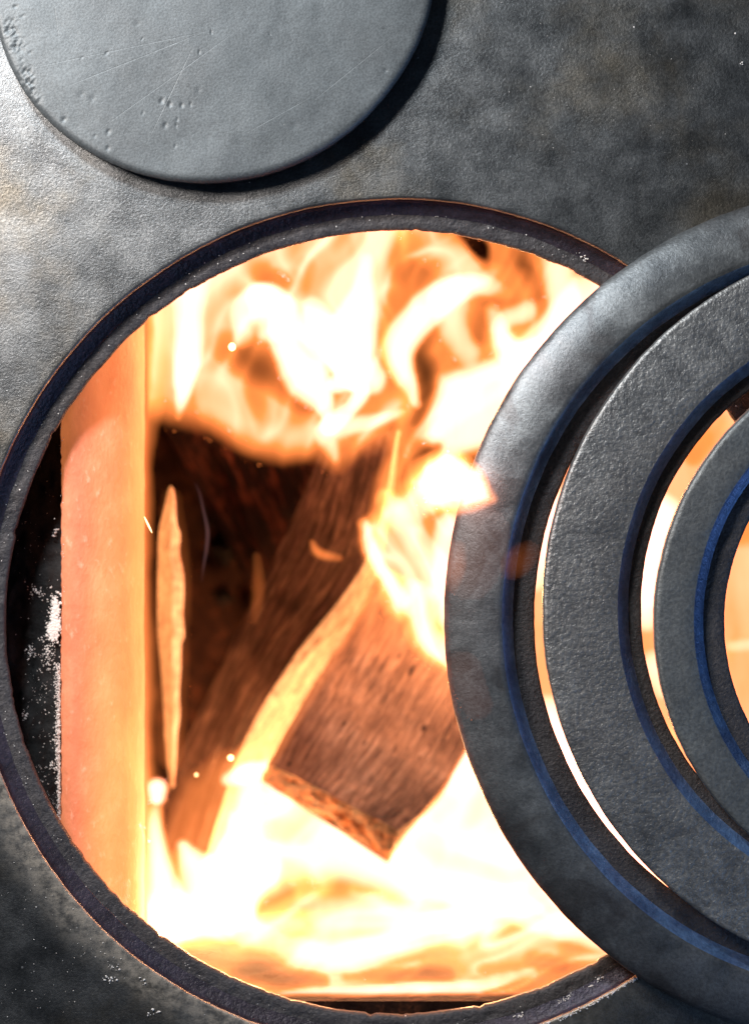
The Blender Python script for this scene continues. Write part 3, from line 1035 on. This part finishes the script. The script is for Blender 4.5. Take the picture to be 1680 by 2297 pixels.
# --- swirling flames at the upper right
sw = [('p', [(880, 440), (1500, 440), (1560, 700), (1300, 900), (1100, 1000), (975, 1020), (900, 1180), (825, 1200), (850, 1080), (900, 960), (885, 800), (868, 720), (895, 600)], 40, 1.05),
      ('s', [(932, 905, 14, 1.6), (905, 840, 34, 2.6), (895, 785, 42, 2.8), (925, 725, 44, 2.8), (975, 680, 44, 2.9), (1030, 650, 36, 2.4), (1090, 645, 26, 1.2), (1130, 660, 20, 0.4)], 0.9),
      ('s', [(1005, 665, 50, 1.5), (1020, 740, 36, 1.3), (1050, 800, 34, 1.2)], 1.0),
      ('s', [(935, 470, 90, 1.3), (980, 560, 60, 0.9), (1060, 620, 44, 0.8), (1170, 640, 40, 0.4)], 1.0),
      ('s', [(1105, 700, 20, 0.8), (1130, 770, 34, 1.8), (1180, 800, 44, 2.4), (1260, 790, 60, 2.8)], 0.9),
      ('s', [(1180, 700, 26, 1.4), (1140, 715, 24, 1.6), (1120, 750, 24, 1.4), (1150, 790, 24, 1.2)], 1.0),
      ('s', [(1235, 545, 30, 0.8), (1255, 620, 40, 1.5), (1265, 690, 40, 1.6), (1240, 740, 40, 1.6)], 0.9),
      ('s', [(1370, 640, 70, 2.2), (1290, 720, 70, 2.6), (1200, 800, 60, 2.6)], 0.9),
      ('p', [(970, 930), (1000, 855), (1060, 842), (1150, 800), (1230, 760), (1280, 840), (1160, 960), (1100, 1010), (1050, 1030), (1000, 1075), (950, 1100), (925, 1090), (975, 1030), (992, 1004), (950, 985)], 54, 3.0),
      ('s', [(985, 720, 24, -0.2), (945, 780, 34, -0.8), (960, 850, 34, -0.9), (935, 950, 20, -0.5)], 1.0),
      ('s', [(1080, 690, 24, -0.4), (1075, 760, 26, -0.5)], 1.0),
      ('s', [(1030, 520, 22, -0.9), (1066, 555, 34, -1.5), (1085, 595, 20, -0.8)], 1.0),
      ('s', [(1165, 560, 30, -0.4), (1180, 610, 26, -0.8), (1200, 660, 30, -0.5)], 1.0),
      ('s', [(985, 1012, 18, -1.0), (950, 1030, 20, -0.8), (900, 1110, 30, -0.4)], 1.0)]
build_flame(fire, sw, -0.100, 'swirling flame at the upper right beside the largest ring', seed=4.0, tex=0.2, warp=13, fil=(0.75, 90, 280, 0.75, 1.4))

# --- flame licking over the ring and hanging down beside the block
lk = [('p', [(900, 1120), (955, 1075), (1030, 1030), (1080, 1130), (1080, 1480), (1010, 1500), (955, 1470), (932, 1440), (920, 1390), (872, 1372), (852, 1300), (822, 1235), (816, 1180), (850, 1150)], 40, 2.0),
      ('s', [(818, 1175, 16, 1.2), (832, 1230, 20, 1.6), (862, 1290, 20, 1.4), (905, 1350, 20, 1.0)], 0.9),
      ('s', [(870, 1120, 30, 1.0), (930, 1210, 36, 1.2), (990, 1300, 44, 1.6), (1010, 1370, 44, 1.4)], 1.0),
      ('s', [(930, 1340, 44, 1.0), (950, 1430, 40, 1.4), (1000, 1475, 36, 1.0)], 1.0),
      ('s', [(1005, 1180, 30, 1.4), (990, 1270, 24, 1.2), (980, 1320, 20, 0.8)], 1.0),
      ('s', [(930, 1120, 56, 0.8), (1000, 1085, 50, 2.0)], 1.0),
      ('s', [(985, 1150, 30, -0.5), (950, 1240, 26, -0.3)], 1.0)]
build_flame(fire, lk, -0.080, 'pale flame falling beside the right edge of the block', seed=7.0, tex=0.14, warp=7, fil=(0.8, 55, 240, -0.5, 1.5))
tip = [('p', [(960, 1050), (1000, 1018), (1048, 1045), (1085, 1085), (1104, 1118), (1060, 1138), (1010, 1148), (960, 1140)], 34, 2.2),
       ('s', [(960, 1075, 60, 2.0), (1010, 1065, 60, 3.0), (1052, 1085, 46, 2.4), (1080, 1106, 22, 1.0)], 1.0)]
build_flame(fire, tip, 0.016, 'pointed flame tip licking over the largest ring', seed=9.0, tex=0.05, warp=4, billow=0.002, step=4,
            ztilt=lambda U, V: np.clip((1010 - U) / 60, 0, 1) * -0.03)
for q, pr in enumerate(([(1022, 1230, 22, 0.10), (1018, 1275, 26, 0.17), (1010, 1320, 16, 0.05)],
                        [(1190, 1235, 30, 0.04), (1162, 1258, 38, 0.10), (1140, 1280, 26, 0.03)],
                        [(1080, 1195, 90, 0.04), (1060, 1280, 80, 0.045), (1050, 1330, 50, 0.02)],
                        [(1040, 1500, 70, 0.03), (1070, 1580, 60, 0.03)])):
    build_flame(fire, [('s', pr, 1.0)], 0.016 + 0.002 * q, None, seed=10.0 + q, tex=0.1, warp=6, billow=0.0005, step=4, cap_=None)

# --- great white flames under the logs
lo = [('p', [(330, 2110), (350, 1980), (400, 1900), (500, 1870), (520, 1760), (620, 1700), (900, 1700), (1100, 1600), (1500, 1650), (1560, 2000), (1300, 2060), (950, 2030), (780, 1995), (640, 1980), (590, 2040), (480, 2085)], 100, 3.3),
      ('s', [(380, 2070, 70, 2.6), (470, 2070, 70, 2.8), (540, 2050, 40, 1.6)], 0.9),
      ('s', [(630, 2000, 34, -1.6), (605, 2045, 40, -2.6), (640, 2070, 24, -1.5)], 0.8),
      ('s', [(1190, 2000, 34, -1.0), (1230, 2060, 30, -0.8)], 1.0)]
build_flame(fire, lo, -0.230, 'white hot flame spreading along the bottom under the logs', seed=13.0, tex=0.18, warp=14, cap_=7.0, fil=(1.2, 330, 80, 0.35, 1.5),
            ztilt=lambda U, V: np.clip(0.9 - 1012 / np.maximum(V - 1148, 700) + 0.026 + 0.23, 0, 0.18))
# --- low flames rolling up the front of the firebox
fr = [('p', [(345, 2120), (480, 2060), (700, 2000), (1000, 2000), (1500, 1960), (1560, 2230), (1200, 2262), (900, 2266), (640, 2266), (400, 2300)], 40, 1.05),
      ('p', [(420, 2100), (620, 2030), (900, 2000), (1420, 1980), (1420, 2150), (1150, 2160), (900, 2145), (700, 2150), (560, 2110)], 80, 0.75),
      ('s', [(520, 2080, 36, 1.2), (620, 2125, 36, 1.6), (760, 2150, 40, 1.6), (900, 2110, 44, 1.6), (1040, 2080, 50, 1.4)], 1.0),
      ('s', [(740, 2040, 60, 1.0), (900, 2030, 60, 1.2), (1100, 2040, 60, 1.4)], 1.0),
      ('s', [(1040, 1980, 30, 1.4), (1160, 2040, 36, 1.8), (1280, 2090, 30, 1.4), (1370, 2130, 20, 0.8)], 1.0),
      ('s', [(640, 2234, 14, 0.5), (780, 2230, 16, 1.0), (900, 2224, 18, 1.5), (1060, 2208, 18, 1.4), (1200, 2180, 14, 0.8)], 1.0),
      ('s', [(430, 2140, 24, -0.5), (520, 2160, 34, -0.8), (600, 2190, 34, -0.9), (720, 2205, 24, -0.7)], 1.0),
      ('s', [(780, 2195, 20, -0.4), (900, 2190, 24, -0.8), (1000, 2180, 20, -0.6)], 1.0),
      ('s', [(1200, 2150, 26, -0.6), (1260, 2165, 20, -0.5)], 1.0),
      ('s', [(630, 2010, 36, -0.6), (605, 2050, 40, -0.9)], 0.8)]
build_flame(fire, fr, -0.215, 'yellow flame rolling along the front wall of the firebox', seed=15.0, tex=0.25, warp=12, billow=0.003, fil=(1.2, 300, 55, -0.25, 1.5),
            ztilt=lambda U, V: np.clip(0.9 - 1012 / np.maximum(V - 1148, 700) + 0.014 + 0.215, 0, 0.178))
# --- thin flame at the lining's edge, and glowing haze added to warm its face
wa = [('s', [(345, 560, 60, 0.6), (346, 760, 60, 0.8), (336, 890, 44, 0.7), (322, 1000, 34, 0.45), (318, 1300, 30, 0.35), (318, 1600, 32, 0.4), (320, 1800, 40, 0.7), (345, 2080, 60, 1.4)], 1.2),
      ('s', [(262, 640, 100, 0.45), (262, 1000, 90, 0.40), (268, 1400, 96, 0.75), (268, 1700, 100, 1.0), (285, 2060, 110, 1.3)], 1.8)]
build_flame(fire, wa, -0.012, 'thin flame at the edge of the orange lining with added haze warming its face', seed=41.0, tex=0.3, warp=9, billow=0.002, cap_=None,
            ztilt=lambda U, V: np.clip((U - 255) / 80, 0, 1) ** 2 * -0.045)
build_flame(fire, [('s', [(384, 1120, 30, 0.08), (388, 1300, 44, 0.16), (386, 1500, 40, 0.14), (384, 1700, 34, 0.25)], 1.0)], -0.085, None, seed=43.0, tex=0.3, warp=4, billow=0.001, cap_=None)
# --- flames rising in front of the stave's foot
ft = [('s', [(352, 1772, 25, 4.5), (352, 1786, 22, 4.0)], 0.5),
      ('s', [(352, 1800, 14, 1.6), (347, 1850, 22, 3.0), (355, 1920, 28, 3.6), (372, 2010, 44, 4.2), (390, 2080, 70, 3.8)], 0.8),
      ('s', [(412, 1900, 16, 2.8), (430, 1935, 34, 3.4), (470, 2000, 80, 4.2)], 0.8),
      ('s', [(512, 1748, 16, 2.6), (555, 1730, 26, 3.6), (596, 1712, 16, 2.4)], 0.7),
      ('s', [(560, 1740, 30, 2.0), (560, 1850, 54, 2.6), (560, 1930, 80, 3.2)], 1.0),
      ('p', [(365, 1900), (420, 1760), (500, 1700), (560, 1700), (540, 1880), (480, 1930), (390, 1960)], 60, 0.55),
      ('s', [(500, 1960, 60, 3.2), (540, 1890, 40, 2.2), (520, 1830, 18, 0.8)], 1.0),
      ('s', [(888, 1945, 26, 1.6), (902, 1885, 26, 2.2), (940, 1835, 26, 2.0), (1000, 1785, 20, 1.0)], 0.9),
      ('s', [(640, 1800, 26, 1.0), (720, 1868, 26, 1.3), (800, 1920, 26, 1.4), (850, 1950, 20, 1.4)], 1.0),
      ('s', [(600, 1990, 70, 2.0), (700, 1960, 60, 1.5)], 1.0)]
build_flame(fire, ft, -0.155, 'white flame rising around the foot of the leaning log', seed=17.0, tex=0.12, warp=5)
build_flame(fire, [('s', [(560, 1720, 50, 1.2), (620, 1640, 46, 0.7), (690, 1520, 44, 0.45), (770, 1400, 36, 0.5), (830, 1300, 24, 0.6)], 1.2)], -0.118, None, seed=19.0, tex=0.5, warp=8, billow=0.001, step=4)
# --- fire under the rings, seen through the gaps
ur = [('p', [(1120, 760), (1500, 700), (1850, 1000), (1850, 1800), (1500, 2150), (1180, 1900), (1160, 1500), (1180, 1100)], 80, 1.9),
      ('s', [(1200, 1120, 60, 2.2), (1250, 1180, 70, 2.4), (1190, 1280, 50, 1.6)], 1.0),
      ('s', [(1230, 1620, 60, 2.0), (1300, 1760, 80, 3.0), (1400, 1900, 70, 2.6)], 1.0),
      ('s', [(1480, 1160, 60, 2.4), (1450, 1290, 70, 3.0), (1450, 1380, 40, 1.8)], 1.0),
      ('s', [(1470, 1490, 40, 1.6), (1490, 1540, 30, 1.0)], 1.0),
      ('s', [(1560, 1020, 30, -0.6), (1620, 960, 40, -0.3)], 1.0),
      ('s', [(1660, 1190, 40, -0.7), (1740, 1180, 40, -0.5)], 1.0),
      ('s', [(1640, 1450, 16, 0.6), (1720, 1440, 16, 0.6)], 1.0)]
build_flame(fire, ur, -0.130, 'yellow flame seen through the gaps between the rings', seed=23.0, tex=0.18, warp=10)
# --- thin licks before the dark hollow
build_flame(fire, [('s', [(700, 1215, 8, 0.5), (715, 1238, 14, 0.9), (760, 1250, 10, 0.4)], 1.0)], -0.120, 'small orange lick on the leaning log', seed=29.0, tex=0.0, warp=4, billow=0.002, step=3, cap_=None)
build_flame(fire, [('s', [(575, 1250, 12, 0.12), (580, 1320, 18, 0.2), (570, 1390, 12, 0.08)], 1.0)], -0.120, None, seed=30.0, tex=0.0, warp=4, billow=0.002, step=3, cap_=None)

# smoke thread before the dark hollow
sm = [(438, 1085, 2.0), (448, 1105, 3.0), (458, 1150, 4.0), (466, 1190, 5.0), (464, 1230, 4.6), (458, 1265, 3.5), (453, 1305, 1.0)]
P = cat([(*at(u, v, -0.085), r * S) for u, v, r in sm], 40)
vv, ff = [], []
for i, q in enumerate(P):
    for k in range(10):
        a = k * 0.6283
        vv.append((q[0] + math.cos(a) * q[3], q[1], q[2] + math.sin(a) * q[3] * 4))
for i in range(len(P) - 1):
    for k in range(10):
        ff.append((i * 10 + k, i * 10 + (k + 1) % 10, i * 10 + 10 + (k + 1) % 10, i * 10 + 10 + k))
ff.append(tuple(range(9, -1, -1)))
ff.append(tuple((len(P) - 1) * 10 + k for k in range(10)))
sw_o = link_mesh('smoke_wisp', vv, ff, [M_smoke])
tag(sw_o, 'thin pale smoke thread curling before the dark hollow', 'smoke')

# sparks
M_spark = NT('spark')
e = M_spark.n('ShaderNodeEmission', i_Strength=6.0)
e.inputs['Color'].default_value = (1.0, 0.50, 0.2, 1)
M_spark.l(e.outputs[0], M_spark.out.inputs['Surface'])
M_spark = M_spark.m


def spark(u, v, z, ru, rv, rot, label):
    c = at(u, v, z)
    vv, ff = [], []
    ca, sa = math.cos(rot), math.sin(rot)
    n, m = 10, 7
    for i in range(m):
        ph = math.pi * i / (m - 1)
        for k in range(n):
            a = 2 * math.pi * k / n
            x, y, zz = math.sin(ph) * math.cos(a) * ru * S, math.cos(ph) * rv * S, math.sin(ph) * math.sin(a) * ru * S
            vv.append((c.x + x * ca - y * sa, c.y + x * sa + y * ca, c.z + zz))
    for i in range(m - 1):
        for k in range(n):
            ff.append((i * n + k, i * n + (k + 1) % n, i * n + n + (k + 1) % n, i * n + n + k))
    o = link_mesh('spark', vv, ff, [M_spark])
    tag(o, label, 'spark', 'sparks flying above the fire')


spark(521, 778, -0.02, 9, 10, 0, 'round white spark before the orange upper flame')
spark(518, 1700, -0.06, 8, 8, 0, 'round bright spark beside the lower end of the glowing log side')
spark(333, 1177, -0.006, 2.2, 21, 0.45, 'slim streak-shaped spark in front of the orange lining')
spark(441, 1738, -0.10, 4, 4, 0, 'tiny dim spark at the foot of the leaning log')

# the fire's own light
fire_lamp(640, 1990, -0.215, 1.6)
fire_lamp(1000, 2020, -0.215, 1.6)
fire_lamp(780, 780, -0.115, 0.3)
fire_lamp(1090, 920, -0.115, 0.6)
fire_lamp(1010, 1300, -0.110, 0.35)
fire_lamp(470, 2020, -0.150, 0.8)
fire_lamp(1270, 1740, -0.150, 0.5)
